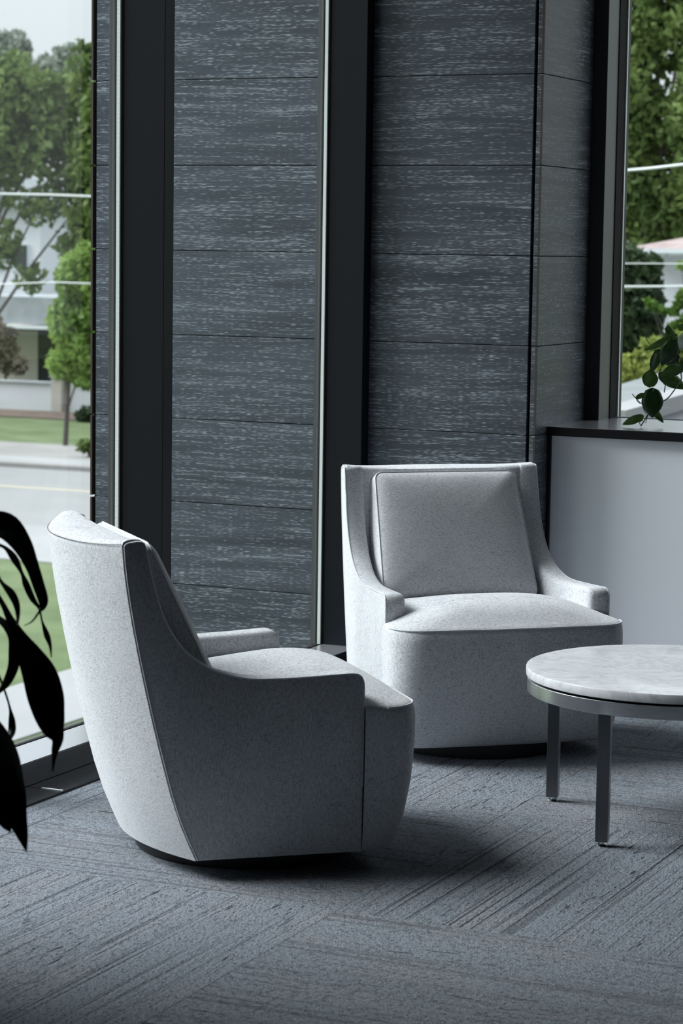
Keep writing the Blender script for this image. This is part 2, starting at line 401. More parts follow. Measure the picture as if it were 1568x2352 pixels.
# floor ledge plates in front of the sill, butted with a bright seam
LED = [(-4.1, -0.9), (-0.9, 2.2), (2.2, 5.370), (5.370, 7.52)]
for k, (a, b) in enumerate(LED):
    o = box('trim_%d' % (k + 1), (-3.3755, a + 0.0012, -0.009), (-3.268, b - 0.0012, 0.007), 'sill_metal', None, 0.0015)
    tag(o, ['dark metal floor plate under the window far behind the viewer', 'dark metal floor plate under the window just behind the viewer', 'dark metal floor plate along the window, left of the bright seam', 'dark metal floor plate behind the turned armchair, right of the bright seam'][k], None, kind='structure')
o = box('trim_5', (-3.332, 5.3665, 0.0065), (-3.268, 5.3735, 0.0095), 'fascia_white'); tag(o, 'bright seam strip between two dark floor plates', None, kind='structure')
tag(box('wall_spandrel', (-3.60, -4.3, -3.5), (-3.5605, YA + 0.02, -0.02), 'slate_wall'), 'outer wall below the left window', None, kind='structure')

# ------------------------------------------------------------------ far window with half wall and sill
tag(box('wall_half', (XB + 0.004, 7.678, -0.009), (4.5, 8.4, 0.818), 'white_panel'), 'pale grey half wall under the far window sill', None, kind='structure')
o = box('trim_6', (XB + 0.001, 7.655, 0.818), (4.5, 8.24, 0.848), 'sill_board', None, 0.0015); tag(o, 'dark window sill board with the trailing plant', None, kind='structure')
box('sill_plate', (XB + 0.001, 7.658, 0.8475), (4.5, 8.22, 0.8487), 'sill_plate', o)
o = box('trim_7', (XB + 0.0005, 7.664, -0.009), (XB + 0.012, 7.70, 0.818), 'dark_metal'); tag(o, 'dark edge strip where half wall meets oak boards', None, kind='structure')
FP = [(-2.768, -2.716)]
FP.append((-0.816, -0.764))
tag(box('wall_far_added', (-0.764, YW, 0.8485), (4.5, 8.4, ZC), 'room_paint'), 'unseen dark wall added right of the far window to cut fill light', None, kind='structure')  # added out of view: narrows the far window so less light fills the room
for k in range(len(FP) - 1):
    wnd = empty('window_%d' % (len(POSTS) + k))
    tag(wnd, ['far window above the half wall showing trees and a pink roof', 'second pane of the far window, right of the view', 'third pane of the far window, right of the view', 'fourth pane of the far window, right of the view'][k], None, kind='structure')
    for q, pp in enumerate((FP[k], FP[k + 1])):
        if q == 1 and k < len(FP) - 2: continue
        box('post', (pp[0], YW, 0.848), (pp[1], YW + 0.115, ZC), 'frame_grey', wnd, 0.0015)
        box('gasket', (pp[0], YW + 0.115, 0.846), (pp[1] + (0.003 if q == 0 else 0), YW + 0.215, ZC), 'black_gasket', wnd)
        box('pressure_cap', (pp[0], YW + 0.215, 0.80), (pp[1] + (0.003 if q == 0 else 0), YW + 0.24, ZC), 'dark_metal', wnd, 0.0015)
    a, b = FP[k][1], FP[k + 1][0]
    box('glass_pane', (a, YW + 0.186, 0.842), (b, YW + 0.210, ZC - 0.03), 'window_glass', wnd)
    box('spacer', (a + 0.003, YW + 0.193, 0.846), (a + 0.0065, YW + 0.203, ZC - 0.03), 'spacer_aluminium', wnd)
    box('bottom_bead', (a, YW + 0.180, 0.846), (b, YW + 0.186, 0.852), 'fascia_white', wnd)
    box('head', (a, YW, ZC - 0.06), (b, YW + 0.12, ZC), 'dark_metal', wnd)
# ------------------------------------------------------------------ armchair
def s2y(s): return s - 0.19
REAR = catmull([(0.004, 0.045), (-0.027, 0.115), (-0.056, 0.20), (-0.104, 0.391), (-0.144, 0.581), (-0.163, 0.699), (-0.170, 0.770)], 5)
def rear_s(z):
    for a, b in zip(REAR[:-1], REAR[1:]):
        if a[1] <= z <= b[1]: return a[0] + (b[0] - a[0]) * (z - a[1]) / (b[1] - a[1])
    return REAR[0][0] if z < REAR[0][1] else REAR[-1][0]
def x_out(s): return 0.317 + 0.062 * s
def side_outline():
    front = catmull([(-0.119, 0.772), (-0.105, 0.707), (-0.076, 0.610), (-0.031, 0.538), (0.027, 0.494), (0.088, 0.472), (0.149, 0.463), (0.25, 0.464), (0.366, 0.4685)], 6)
    top = [(-0.168, 0.777), (-0.160, 0.781), (-0.14, 0.784), (-0.128, 0.783), (-0.122, 0.779)]
    corner = [(0.380, 0.466), (0.389, 0.459), (0.394, 0.448), (0.3955, 0.436)]
    low = [(0.3955, 0.32), (0.3955, 0.2), (0.395, 0.10), (0.394, 0.045)]
    return [tuple(p) for p in REAR] + top + [tuple(p) for p in front] + corner + low
def offset_poly(P, d):
    n = len(P); o = []
    for i in range(n):
        a, b, c = np.array(P[i - 1]), np.array(P[i]), np.array(P[(i + 1) % n])
        t1 = (b - a) / (np.linalg.norm(b - a) + 1e-9); t2 = (c - b) / (np.linalg.norm(c - b) + 1e-9)
        n1, n2 = np.array([-t1[1], t1[0]]), np.array([-t2[1], t2[0]]); q = n1 + n2
        q /= max(np.linalg.norm(q), 1e-6); k = d / max(0.5, q.dot(n1)); o.append(tuple(b + q * k))
    return o
OUTL = side_outline()
def area(P): return 0.5 * sum(P[i - 1][0] * P[i][1] - P[i][0] * P[i - 1][1] for i in range(len(P)))
if area(OUTL) < 0: INS = -1
else: INS = 1
def side_mesh(sgn):
    th, r = 0.060, 0.007; rings = []
    for dx, ins in ((0.0, r), (0.0021, r * 0.3), (r, 0.0), (th - 0.012, 0.0), (th - 0.004, 0.004), (th, 0.012)):
        P = offset_poly(OUTL, INS * ins)
        rings.append([(sgn * (x_out(s) - dx), s2y(s), z) for s, z in P])
    n = len(OUTL); V = [v for rg in rings for v in rg]; Fc = []
    for i in range(len(rings) - 1):
        for j in range(n):
            q = (i * n + j, i * n + (j + 1) % n, (i + 1) * n + (j + 1) % n, (i + 1) * n + j); Fc.append(q)
    Fc.append(tuple(range(n))[::-1]); Fc.append(tuple((len(rings) - 1) * n + j for j in range(n)))
    bm = bmesh.new(); vs = [bm.verts.new(v) for v in V]
    for f in Fc: bm.faces.new([vs[i] for i in f])
    bmesh.ops.recalc_face_normals(bm, faces=bm.faces[:])
    me = bpy.data.meshes.new('side_panel'); bm.to_mesh(me); bm.free()
    me.polygons.foreach_set('use_smooth', [True] * len(me.polygons)); me.set_sharp_from_angle(angle=math.radians(38)); return me
def back_mesh():
    nx = 28; xs = [math.sin((i / nx - 0.5) * math.pi) for i in range(nx + 1)]
    zs = [0.045, 0.08, 0.13, 0.2, 0.28, 0.36, 0.44, 0.52, 0.6, 0.67, 0.72, 0.755]
    rows = []
    for u in xs:
        loop = []
        for z in zs:
            s = rear_s(z); loop.append((u * (x_out(s) - 0.003), s - 0.0035 - 0.085 * (1 - u * u), z))
        def add(ds, z, fr=1.0):
            s = -0.170; loop.append((u * (x_out(s) - 0.003 - (0.0 if fr > 0.9 else 0.004)), s + ds - 0.085 * (1 - u * u) * fr, z))
        crown = -0.010 * (1 - u ** 4)
        add(-0.0035, 0.772 + crown); add(-0.001, 0.781 + crown); add(0.007, 0.7855 + crown, 0.97); add(0.02, 0.787 + crown, 0.6)
        add(0.036, 0.7865 + crown, 0.12); add(0.044, 0.783 + crown, 0.0); add(0.048, 0.775 + crown, 0.0)
        for z in (0.70, 0.6, 0.5, 0.4, 0.3, 0.045):
            s = max(rear_s(z) + 0.048, -0.122); loop.append((u * 0.28 if u * u < 0.99 else u * 0.28, s, z))
        rows.append(loop)
    n = len(rows[0]); V = []; Fc = []
    for loop in rows:
        for x, s, z in loop: V.append((x, s2y(s), z))
    for i in range(nx):
        for j in range(n):
            Fc.append((i * n + j, i * n + (j + 1) % n, (i + 1) * n + (j + 1) % n, (i + 1) * n + j))
    Fc.append(tuple(range(n))); Fc.append(tuple(nx * n + j for j in range(n))[::-1])
    return mesh('back_shell', V, Fc, 50)
def back_seam(u_rng, dz=0.0):
    o = []
    for i in range(25):
        u = -1 + 2 * i / 24; s = -0.170
        o.append((u * (x_out(s) - 0.001), s2y(s - 0.0045 - 0.085 * (1 - u * u)), 0.777 - 0.010 * (1 - u ** 4)))
    return o
SF = [(0.045, 0.494, 0.330), (0.055, 0.504, 0.337), (0.10, 0.520, 0.343), (0.2, 0.538, 0.348), (0.3, 0.546, 0.350), (0.35, 0.546, 0.350), (0.372, 0.543, 0.3495), (0.384, 0.536, 0.347)]
RC = 0.088
def front_outline(sf, hw, k=1.0):
    o = [(-hw, 0.3945)]; rs = min(RC, sf - 0.400)
    for i in range(11):
        th = math.pi - i * math.pi / 20; o.append((-hw + RC + RC * math.cos(th), sf - rs + rs * math.sin(th)))
    for i in range(1, 12): 
        u = i / 12; o.append((-(hw - RC) * (1 - 2 * u), sf + 0.008 * (1 - (1 - 2 * u) ** 2)))
    for i in range(11):
        th = math.pi / 2 - i * math.pi / 20; o.append((hw - RC + RC * math.cos(th), sf - rs + rs * math.sin(th)))
    o.append((hw, 0.3945))
    return [(x * k, 0.3945 + (s - 0.3945) * k) for x, s in o]
def z_top(x, s, k):
    e = max(0.0, 1 - abs(x / 0.36) ** 2.6) ** 0.6
    e *= max(0.0, 1 - abs((s - 0.34) / 0.215) ** 2.5) if s > 0.34 else max(0.1, 1 - 0.72 * ((0.34 - s) / 0.26) ** 1.3)
    return 0.386 + 0.060 * e * (1 - k ** 3.5) + 0.008 * (1 - k ** 6)
def seat_mesh():
    V, Fc = [], []
    rings = []
    for z, sf, hw in SF: rings.append([(x, s, z) for x, s in front_outline(sf, hw)])
    for k in (0.975, 0.93, 0.86, 0.76, 0.64, 0.5, 0.35, 0.2, 0.05):
        rings.append([(x, s, z_top(x, s, k)) for x, s in front_outline(SF[-1][1], SF[-1][2], k)])
    n = len(rings[0])
    for rg in rings: V += [(x, s2y(s), z) for x, s, z in rg]
    for i in range(len(rings) - 1):
        for j in range(n - 1):
            Fc.append((i * n + j, i * n + j + 1, (i + 1) * n + j + 1, (i + 1) * n + j))
    Fc.append(tuple((len(rings) - 1) * n + j for j in range(n)))
    Fc.append(tuple(range(n))[::-1])
    b0 = len(V); xs = [(-1 + 2 * i / 28) * 0.283 for i in range(29)]; ss = [0.3950 - 0.46 * j / 24 for j in range(25)]
    for s in ss:
        for x in xs: V.append((x, s2y(s), z_top(x, s, abs(x) / 0.343)))
    for j in range(24):
        for i in range(28):
            a = b0 + j * 29 + i; Fc.append((a, a + 1, a + 30, a + 29))
    bm = bmesh.new(); vs = [bm.verts.new(v) for v in V]
    for f in Fc:
        try: bm.faces.new([vs[i] for i in f])
        except ValueError: pass
    bmesh.ops.recalc_face_normals(bm, faces=bm.faces[:])
    me = bpy.data.meshes.new('seat'); bm.to_mesh(me); bm.free()
    me.polygons.foreach_set('use_smooth', [True] * len(me.polygons)); me.set_sharp_from_angle(angle=math.radians(50)); return me
# back cushion: boxed wedge leaning on the shell; CB, CT are the bottom and top of its front face
CB, CT = Vector((0, s2y(0.083), 0.405)), Vector((0, s2y(-0.090), 0.768))
CU = (CT - CB).normalized(); CN = Vector((0, CU.z, -CU.y)); CH = (CT - CB).length
def c_th(y): return 0.128 - 0.084 * y / CH
def cush_outline(inset):
    hb, ht, r = 0.243 - inset, 0.226 - inset, 0.022
    pts = []
    for cx_, cy_, a0 in ((hb - r, inset + r, -90), (ht - r, CH - inset - r, 0), (-(ht - r), CH - inset - r, 90), (-(hb - r), inset + r, 180)):
        for i in range(7):
            th = math.radians(a0 + 15 * i); pts.append((cx_ + r * math.cos(th), cy_ + r * math.sin(th)))
    o = []
    for i in range(len(pts)):
        a, b = pts[i], pts[(i + 1) % len(pts)]; ln = math.hypot(a[0] - b[0], a[1] - b[1]); k = max(1, int(ln / 0.03))
        k = {True: 12, False: 1}[ln > 0.1]
        for q in range(k): o.append((a[0] + (b[0] - a[0]) * q / k, a[1] + (b[1] - a[1]) * q / k))
    return o
def cush_mesh():
    base = cush_outline(0.0); n = len(base); cx_, cy_ = 0.0, CH * 0.5; V, Fc = [], []
    def ring(k, w_, off):
        for x, y in base:
            an = math.atan2((y - cy_) / (CH / 2), x / 0.235); mx_ = max(0.0, 0.97 - k) * 0.75
            x, y = x * (1 - mx_) + 0.235 * math.cos(an) * mx_, y * (1 - mx_) + (cy_ + CH / 2 * math.sin(an)) * mx_
            yy = cy_ + (y - cy_) * k
            V.append(CB + Vector((1, 0, 0)) * (cx_ + (x - cx_) * k) + CU * yy + CN * (off - (1 - w_) * c_th(yy)))
    prof = [(0.25, 0, -0.004), (0.8, 0, -0.002), (0.985, 0, 0.002), (1.0, 0.08, 0), (1.007, 0.45, 0), (1.004, 0.88, 0), (0.994, 0.98, 0), (0.980, 1, 0.002), (0.94, 1, 0.008), (0.87, 1, 0.015), (0.75, 1, 0.021), (0.58, 1, 0.026), (0.36, 1, 0.029), (0.12, 1, 0.030)]
    for k, w_, off in prof: ring(k, w_, off)
    for i in range(len(prof) - 1):
        for j in range(n): Fc.append((i * n + j, i * n + (j + 1) % n, (i + 1) * n + (j + 1) % n, (i + 1) * n + j))
    Fc.append(tuple(range(n))[::-1]); Fc.append(tuple((len(prof) - 1) * n + j for j in range(n)))
    bm = bmesh.new(); vs = [bm.verts.new(v) for v in V]
    for f in Fc: bm.faces.new([vs[i] for i in f])
    bmesh.ops.recalc_face_normals(bm, faces=bm.faces[:])
    me = bpy.data.meshes.new('back_cushion'); bm.to_mesh(me); bm.free()
    me.polygons.foreach_set('use_smooth', [True] * len(me.polygons)); return me
def cush_line(k, w_):
    return [CB + Vector((1, 0, 0)) * x * k + CU * (CH / 2 + (y - CH / 2) * k) - CN * (1 - w_) * c_th(CH / 2 + (y - CH / 2) * k) for x, y in cush_outline(0.0)]
def make_chair(loc, rz, label, proto=None):
    root = empty('swivel_armchair', loc, rz)
    tag(root, label, 'armchair', 'matching upholstered swivel armchairs')
    if proto is None:
        for sg in (1, -1):
            sp = link('side_panel', side_mesh(sg), root, 'grey_melange_linen')
            P = offset_poly(OUTL, INS * 0.0022); i0, i1 = 0, len(P) - 2
            link('piping', tube_me('piping', [(sg * (x_out(s) - 0.0016), s2y(s), z) for s, z in P[i0:i1]], 0.0021, 6), sp, 'linen_piping')
        bs = link('back_shell', back_mesh(), root, 'grey_melange_linen')
        link('seam', tube_me('seam', back_seam(None), 0.0008, 6), bs, 'seam_shadow')
        st = link('seat', seat_mesh(), root, 'grey_melange_linen')
        ln = [(x, s2y(s), 0.384) for x, s in front_outline(0.5385, 0.3485)][1:-1]
        link('piping', tube_me('piping', ln, 0.0022, 6), st, 'linen_piping')
        bc = link('back_cushion', cush_mesh(), root, 'grey_melange_linen')
        link('piping', tube_me('piping', cush_line(0.996, 0.985), 0.0024, 6, True), bc, 'linen_piping')
        link('piping', tube_me('piping', cush_line(1.002, 0.05), 0.0022, 6, True), bc, 'linen_piping')
        pb = link('plinth', lathe_me('plinth', [(0.255, 0.0), (0.268, 0.003), (0.270, 0.012), (0.270, 0.050), (0.2, 0.055)], 64), root, 'plinth_black')
        pb.location = (0, 0.03, 0)
    else:
        for ch in list(proto.children):
            c = ch.copy(); COL.objects.link(c); c.parent = root
            for g in list(ch.children):
                d = g.copy(); COL.objects.link(d); d.parent = c
    return root
chairA = make_chair((-2.6300, 5.1204, 0), math.radians(-45.6), 'grey linen swivel armchair turned away, its back to the window')
chairB = make_chair((-2.5845, 6.558, 0), math.radians(-138.3), 'grey linen swivel armchair facing the viewer in front of the oak wall', chairA)

# ------------------------------------------------------------------ coffee table
TC = (-1.762, 5.846)
tb = empty('coffee_table', (TC[0], TC[1], 0), math.radians(0)); tag(tb, 'round coffee table with pale marble top and steel legs', 'coffee table')
link('marble_top', lathe_me('marble_top', [(0.2, 0.3685), (0.367, 0.3685), (0.3695, 0.370), (0.370, 0.3725), (0.370, 0.3885), (0.3685, 0.3915), (0.3655, 0.3925), (0.2, 0.3925)], 96), tb, 'pale_marble')
link('spacer_disc', lathe_me('spacer_disc', [(0.30, 0.334), (0.349, 0.334), (0.349, 0.3684), (0.30, 0.3684)], 72), tb, 'black_gasket')
def ring_me(name, r0, r1, z0, z1, n=96):
    V, Fc = [], []
    for r, z in ((r0, z0), (r1 - 0.001, z0), (r1, z0 + 0.001), (r1, z1 - 0.001), (r1 - 0.001, z1), (r0, z1)):
        for j in range(n):
            th = 2 * math.pi * j / n; V.append((r * math.cos(th), r * math.sin(th), z))
    for i in range(6):
        for j in range(n): Fc.append((i * n + j, i * n + (j + 1) % n, ((i + 1) % 6) * n + (j + 1) % n, ((i + 1) % 6) * n + j))
    return mesh(name, V, Fc, 40)
link('steel_ring', ring_me('steel_ring', 0.350, 0.366, 0.329, 0.3625), tb, 'brushed_steel')
a0 = math.atan2(5.514 - TC[1], -1.825 - TC[0])
lg = box_me('leg', (-0.0155, -0.0155, 0.012), (0.0155, 0.0155, 0.3295), 0.0015, 2); lg.materials.append(MATS['leg_steel_dimmed'])
gl = lathe_me('glide', [(0.012, 0.0), (0.0135, 0.002), (0.0125, 0.005), (0.005, 0.006), (0.005, 0.013)], 20); gl.materials.append(MATS['glide_chrome'])
for k in range(4):
    th = a0 + k * math.pi / 2
    l = link('leg', lg, tb); l.location = (0.341 * math.cos(th), 0.341 * math.sin(th), 0); l.rotation_euler = (0, 0, math.radians(10))
    link('glide', gl, l)

# ------------------------------------------------------------------ leaves
def ribbon(name, pts, hws, m, parent, fold=0.25, twist=0.0, per=5):
    """a strap leaf along 3-D points; hws half widths in metres; folded along its midrib"""
    C = catmull([tuple(p) for p in pts], per); Wd = catmull([(h,) for h in hws], per)
    V, Fc = [], []; eye = np.array([0, 0, EYE]) - np.array(parent.location); k = len(C)
    for i, p in enumerate(C):
        tn = C[min(i + 1, k - 1)] - C[max(i - 1, 0)]; tn /= np.linalg.norm(tn) + 1e-9
        vw0 = p - eye; vw0 /= np.linalg.norm(vw0)
        sd = np.cross(tn, vw0); sd /= np.linalg.norm(sd) + 1e-9
        nm = np.cross(sd, tn); a = twist * math.sin(i / k * 5.0)
        s2 = sd * math.cos(a) + nm * math.sin(a); n2 = -sd * math.sin(a) + nm * math.cos(a)
        wd = max(float(Wd[i][0]), 0.0006)
        for q, dn in ((-1, 1.0), (-0.55, 0.42), (0, 0.0), (0.55, 0.42), (1, 1.0)):
            V.append(p + s2 * wd * q + n2 * wd * fold * dn)
    for i in range(k - 1):
        for j in range(4): Fc.append((i * 5 + j, i * 5 + j + 1, (i + 1) * 5 + j + 1, (i + 1) * 5 + j))
    me = mesh(name, V, Fc, 180); o = link(name, me, parent, m)
    sl = o.modifiers.new('thickness', 'SOLIDIFY'); sl.thickness = 0.0008; sl.offset = 0
    return o
DP = 4.05
crown = Vector((-2.56, 3.18, 0.86)); base = Vector((-2.60, 3.12, 0))
pt = empty('potted_dracaena', base); tag(pt, 'tall potted plant with long dark drooping leaves in the left foreground', 'plant')
inv = Matrix.Translation(-base)
def loc(p): return tuple(inv @ Vector(p))
pot = link('pot', lathe_me('pot', [(0.11, 0.0), (0.125, 0.01), (0.15, 0.28), (0.155, 0.30), (0.14, 0.30), (0.13, 0.26), (0.02, 0.26)], 40), pt, 'pot_ceramic')
link('soil', lathe_me('soil', [(0.02, 0.255), (0.131, 0.262), (0.05, 0.272)], 32), pot, 'potting_soil')
link('cane', tube_me('cane', catmull([(0.0, 0, 0.26), (0.008, 0.0, 0.5), (0.015, 0.02, 0.7), (0.04, 0.06, 0.87)], 5), [0.017] * 15 + [0.012], 10), pt, 'cane_bark')
PXM = DP / F_PX
LEAVES = [  # pixels, half widths in pixels, depth offsets along the leaf
 ([(-70, 1235), (-30, 1205), (15, 1208), (50, 1248), (74, 1300), (88, 1342), (99, 1378), (97, 1396), (91, 1404), (74, 1427), (56, 1437)], [10, 26, 31, 24, 16, 14, 12, 7, 3, 2, 0.5], 0.0),
 ([(-60, 1262), (-20, 1250), (10, 1257), (33, 1283), (50, 1316), (60, 1342), (74, 1374), (90, 1398), (97, 1428), (107, 1458), (115, 1482), (118, 1510)], [4, 4, 4, 9, 4, 8, 7, 3, 2.5, 7, 4, 1], 0.06),
 ([(-50, 1270), (-15, 1305), (4, 1338), (25, 1362), (37, 1386), (41, 1412), (39, 1442)], [3, 3, 4, 9, 8, 5, 2], -0.05),
 ([(-70, 1300), (-25, 1340), (5, 1385), (22, 1420), (45, 1462), (70, 1508), (92, 1552), (105, 1600), (113, 1640), (122, 1672), (132, 1697), (127, 1722), (124, 1742), (121, 1772)], [4, 5, 6, 9, 16, 30, 40, 42, 36, 27, 14, 9, 5, 1.5], -0.02),
 ([(-60, 1380), (-20, 1410), (10, 1432), (32, 1462), (33, 1500), (30, 1532), (16, 1566), (-6, 1594)], [5, 7, 9, 14, 14, 13, 10, 3], 0.05),
 ([(-40, 1480), (-8, 1540), (12, 1590), (23, 1628), (27, 1655), (27, 1680), (22, 1700)], [3, 3, 2.5, 3, 8, 9, 3], 0.08),
 ([(-120, 1560), (-70, 1620), (-25, 1690), (-2, 1745), (10, 1800), (24, 1850), (43, 1893), (53, 1925), (61, 1958)], [8, 24, 40, 46, 44, 38, 20, 11, 0.8], -0.12),
 ([(-90, 1540), (-60, 1640), (-35, 1740), (-12, 1820), (10, 1880), (24, 1912)], [6, 20, 34, 30, 18, 1], -0.02),
]
for px, hw, dd in LEAVES:
    n = len(px); P = []
    for i, (u, v) in enumerate(px):
        q = i / (n - 1); P.append(loc(at_d(u, v, DP + dd + 0.10 * math.sin(q * 2.6) - 0.05)))
    st_ = Vector(loc(crown)); P = [tuple(st_), tuple((st_ + Vector(P[0])) / 2 + Vector((0, 0, 0.06)))] + P
    ribbon('leaf', P, [0.006, 0.012] + [h * PXM for h in hw], 'dracaena_leaf', pt, 0.2, 0.18)
for k in range(9):      # leaves on the far side of the crown, out of the frame
    th = math.radians(95 + k * 24); r = 0.42 + 0.08 * (k % 3); c = Vector(loc(crown)); d = Vector((math.cos(th), math.sin(th), 0))
    P = [tuple(c), tuple(c + d * r * 0.35 + Vector((0, 0, 0.16))), tuple(c + d * r * 0.75 + Vector((0, 0, 0.08))), tuple(c + d * r + Vector((0, 0, -0.14))), tuple(c + d * r * 1.08 + Vector((0, 0, -0.32)))]
    ribbon('leaf', P, [0.01, 0.024, 0.034, 0.024, 0.001], 'dracaena_leaf', pt, 0.25, 0.2)

# pothos on the far sill
ps_base = Vector((-2.085, 7.93, 0.848))
po = empty('trailing_pothos', ps_base); tag(po, 'potted plant with heart shaped leaves trailing over the far window sill', 'plant')
def lp(p): return tuple(Vector(p) - ps_base)
ppot = link('pot', lathe_me('pot', [(0.06, 0.0), (0.068, 0.006), (0.085, 0.13), (0.088, 0.14), (0.08, 0.14), (0.074, 0.115), (0.02, 0.115)], 40), po, 'pot_ceramic')
link('soil', lathe_me('soil', [(0.02, 0.112), (0.075, 0.116), (0.03, 0.122)], 28), ppot, 'potting_soil')
YP = 7.80
def pz(u, v, y=YP): return Vector(lp(on_y(u, v, y)))
def heart(base, tip, width, m, curl=0.25, side=0.0, n=9):
    """heart leaf from petiole point to tip; width in metres; faces the room"""
    b, t_ = Vector(base), Vector(tip); ax = t_ - b; ln = ax.length; ax.normalize()
    eye = Vector((0, 0, EYE)) - ps_base; vw = (eye - b).normalized()
    sd = ax.cross(vw).normalized(); nm = sd.cross(ax).normalized()
    if nm.dot(vw) < 0: nm = -nm
    sd = (sd * math.cos(side) + nm * math.sin(side)).normalized(); nm = sd.cross(ax).normalized()
    if nm.dot(vw) < 0: nm = -nm
    V, Fc = [], []; m_ = 16
    for i in range(m_ + 1):
        q = i / m_; hw = width * 0.5 * (math.sin(math.pi * min(1, q ** 0.62)) ** 0.75 if 0 < q < 1 else 0.0)
        lob = 0.26 * ln * math.exp(-(q / 0.16) ** 2)
        for j in range(7):
            a = (j - 3) / 3; x = hw * a
            V.append(b + ax * (ln * (0.0 + q) - lob * abs(a) ** 0.8 * (1 - q)) + sd * x + nm * (-(abs(a) ** 1.4) * hw * curl - (q - 0.3) ** 2 * ln * 0.22))
    for i in range(m_):
        for j in range(6): Fc.append((i * 7 + j, i * 7 + j + 1, (i + 1) * 7 + j + 1, (i + 1) * 7 + j))
    o = link('leaf', mesh('leaf', V, Fc, 180), po, m); sl = o.modifiers.new('thickness', 'SOLIDIFY'); sl.thickness = 0.0007; sl.offset = 0
    return o
def q(x, y): return (1380 + x / 7.84, 700 + y / 7.84)
PX2 = 8.25 / F_PX
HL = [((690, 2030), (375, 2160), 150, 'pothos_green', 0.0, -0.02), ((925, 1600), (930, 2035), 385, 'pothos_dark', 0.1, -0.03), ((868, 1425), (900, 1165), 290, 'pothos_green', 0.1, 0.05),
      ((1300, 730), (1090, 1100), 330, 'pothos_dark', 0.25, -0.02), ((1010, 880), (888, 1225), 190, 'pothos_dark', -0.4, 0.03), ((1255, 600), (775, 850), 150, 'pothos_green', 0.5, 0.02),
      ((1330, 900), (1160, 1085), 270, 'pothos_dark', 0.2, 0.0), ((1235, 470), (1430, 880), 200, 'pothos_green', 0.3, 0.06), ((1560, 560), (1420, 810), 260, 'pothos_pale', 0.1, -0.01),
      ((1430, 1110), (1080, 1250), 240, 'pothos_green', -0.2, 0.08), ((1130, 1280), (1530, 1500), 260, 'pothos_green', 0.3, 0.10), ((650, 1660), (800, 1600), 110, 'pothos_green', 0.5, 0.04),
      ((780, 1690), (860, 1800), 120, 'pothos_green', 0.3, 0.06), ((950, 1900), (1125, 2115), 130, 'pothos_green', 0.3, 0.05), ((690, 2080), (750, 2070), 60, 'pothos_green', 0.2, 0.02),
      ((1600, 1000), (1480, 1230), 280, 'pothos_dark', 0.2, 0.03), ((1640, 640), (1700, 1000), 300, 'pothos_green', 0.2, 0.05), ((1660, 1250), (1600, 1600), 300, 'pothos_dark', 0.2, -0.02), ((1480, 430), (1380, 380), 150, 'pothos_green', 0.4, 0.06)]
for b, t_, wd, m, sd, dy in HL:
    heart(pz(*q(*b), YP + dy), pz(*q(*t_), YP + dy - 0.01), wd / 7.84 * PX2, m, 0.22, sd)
STEMS = [([(1760, 1020), (1560, 1180), (1440, 1350), (1330, 1520), (1190, 1690), (1010, 1790), (900, 1880), (800, 2050), (715, 2185)], 6.5, 0.0),
         ([(1720, 990), (1474, 1100), (1340, 1170), (1230, 1320), (1165, 1420), (1135, 1580)], 6, 0.03),
         ([(1560, 1090), (1430, 960), (1350, 830), (1310, 730), (1260, 600)], 4.5, 0.01), ([(1350, 840), (1330, 760), (1250, 520)], 4, 0.02),
         ([(1140, 1440), (1070, 1290), (1060, 1190), (1110, 1090)], 5, 0.02), ([(1480, 1430), (1280, 1400), (1110, 1350), (1130, 1280)], 4, 0.04),
         ([(870, 1420), (880, 1500), (925, 1600)], 4, 0.0), ([(985, 870), (930, 770), (860, 690), (795, 580)], 4, 0.03), ([(560, 1605), (640, 1700), (740, 1790), (860, 1830)], 5, 0.02),
         ([(790, 1690), (750, 1770), (765, 1880), (815, 1965)], 4.5, 0.03), ([(690, 2030), (690, 2120), (715, 2180)], 4.5, -0.01), ([(650, 1660), (640, 1720), (700, 1780)], 3.5, 0.03), ([(800, 2130), (840, 2000), (900, 1900)], 4, 0.02)]
for pts, r, dy in STEMS:
    P = [pz(*q(*p), YP + dy) for p in pts]
    if pts[0][0] > 1700: P = [Vector((0.0, 0.0, 0.118)), Vector((-0.05, -0.06, 0.17))] + P[1:]
    C = catmull([tuple(p) for p in P], 5)
    link('stem', tube_me('stem', C, r / 7.84 * PX2 * 1.7, 6), po, 'vine_stem')

# ------------------------------------------------------------------ outdoors
ZGR = -3.5
g = box('ground', (-260, -60, ZGR - 0.6), (60, 260, ZGR), 'lawn_grass'); tag(g, 'green lawn around the building', None, kind='structure')
def slab(name, x0, x1, y0, y1, h, m, label):
    o = box(name, (x0, y0, ZGR - 0.2), (x1, y1, ZGR + h), m); tag(o, label, None, kind='structure'); return o
slab('path_near', -14.35, -12.75, -20, 31.6, 0.02, 'pale_concrete', 'white concrete path across the near lawn')
slab('path_street', -120, 20, 31.6, 35.6, 0.02, 'pale_concrete', 'white concrete walk along the near side of the street')
slab('road', -140, 40, 35.6, 44.6, 0.008, 'pale_asphalt', 'pale asphalt street with a faded yellow line')
tag(box('road_line', (-120, 41.0, ZGR), (20, 41.16, ZGR + 0.011), 'faded_yellow'), 'faded yellow line along the street', None, kind='structure')
slab('kerb_far', -120, 20, 44.6, 45.0, 0.10, 'worn_concrete', 'concrete kerb on the far side of the street')
slab('path_far', -120, 20, 46.9, 50.2, 0.012, 'worn_concrete', 'beige concrete walk on the far side of the street')
slab('driveway_apron', -31.5, -27.0, 45.0, 46.9, 0.014, 'pale_concrete', 'pale driveway apron across the street')
slab('planting_bed', -60, -20, 57.2, 59.6, 0.03, 'mulch', 'brown mulch bed before the low white wall')

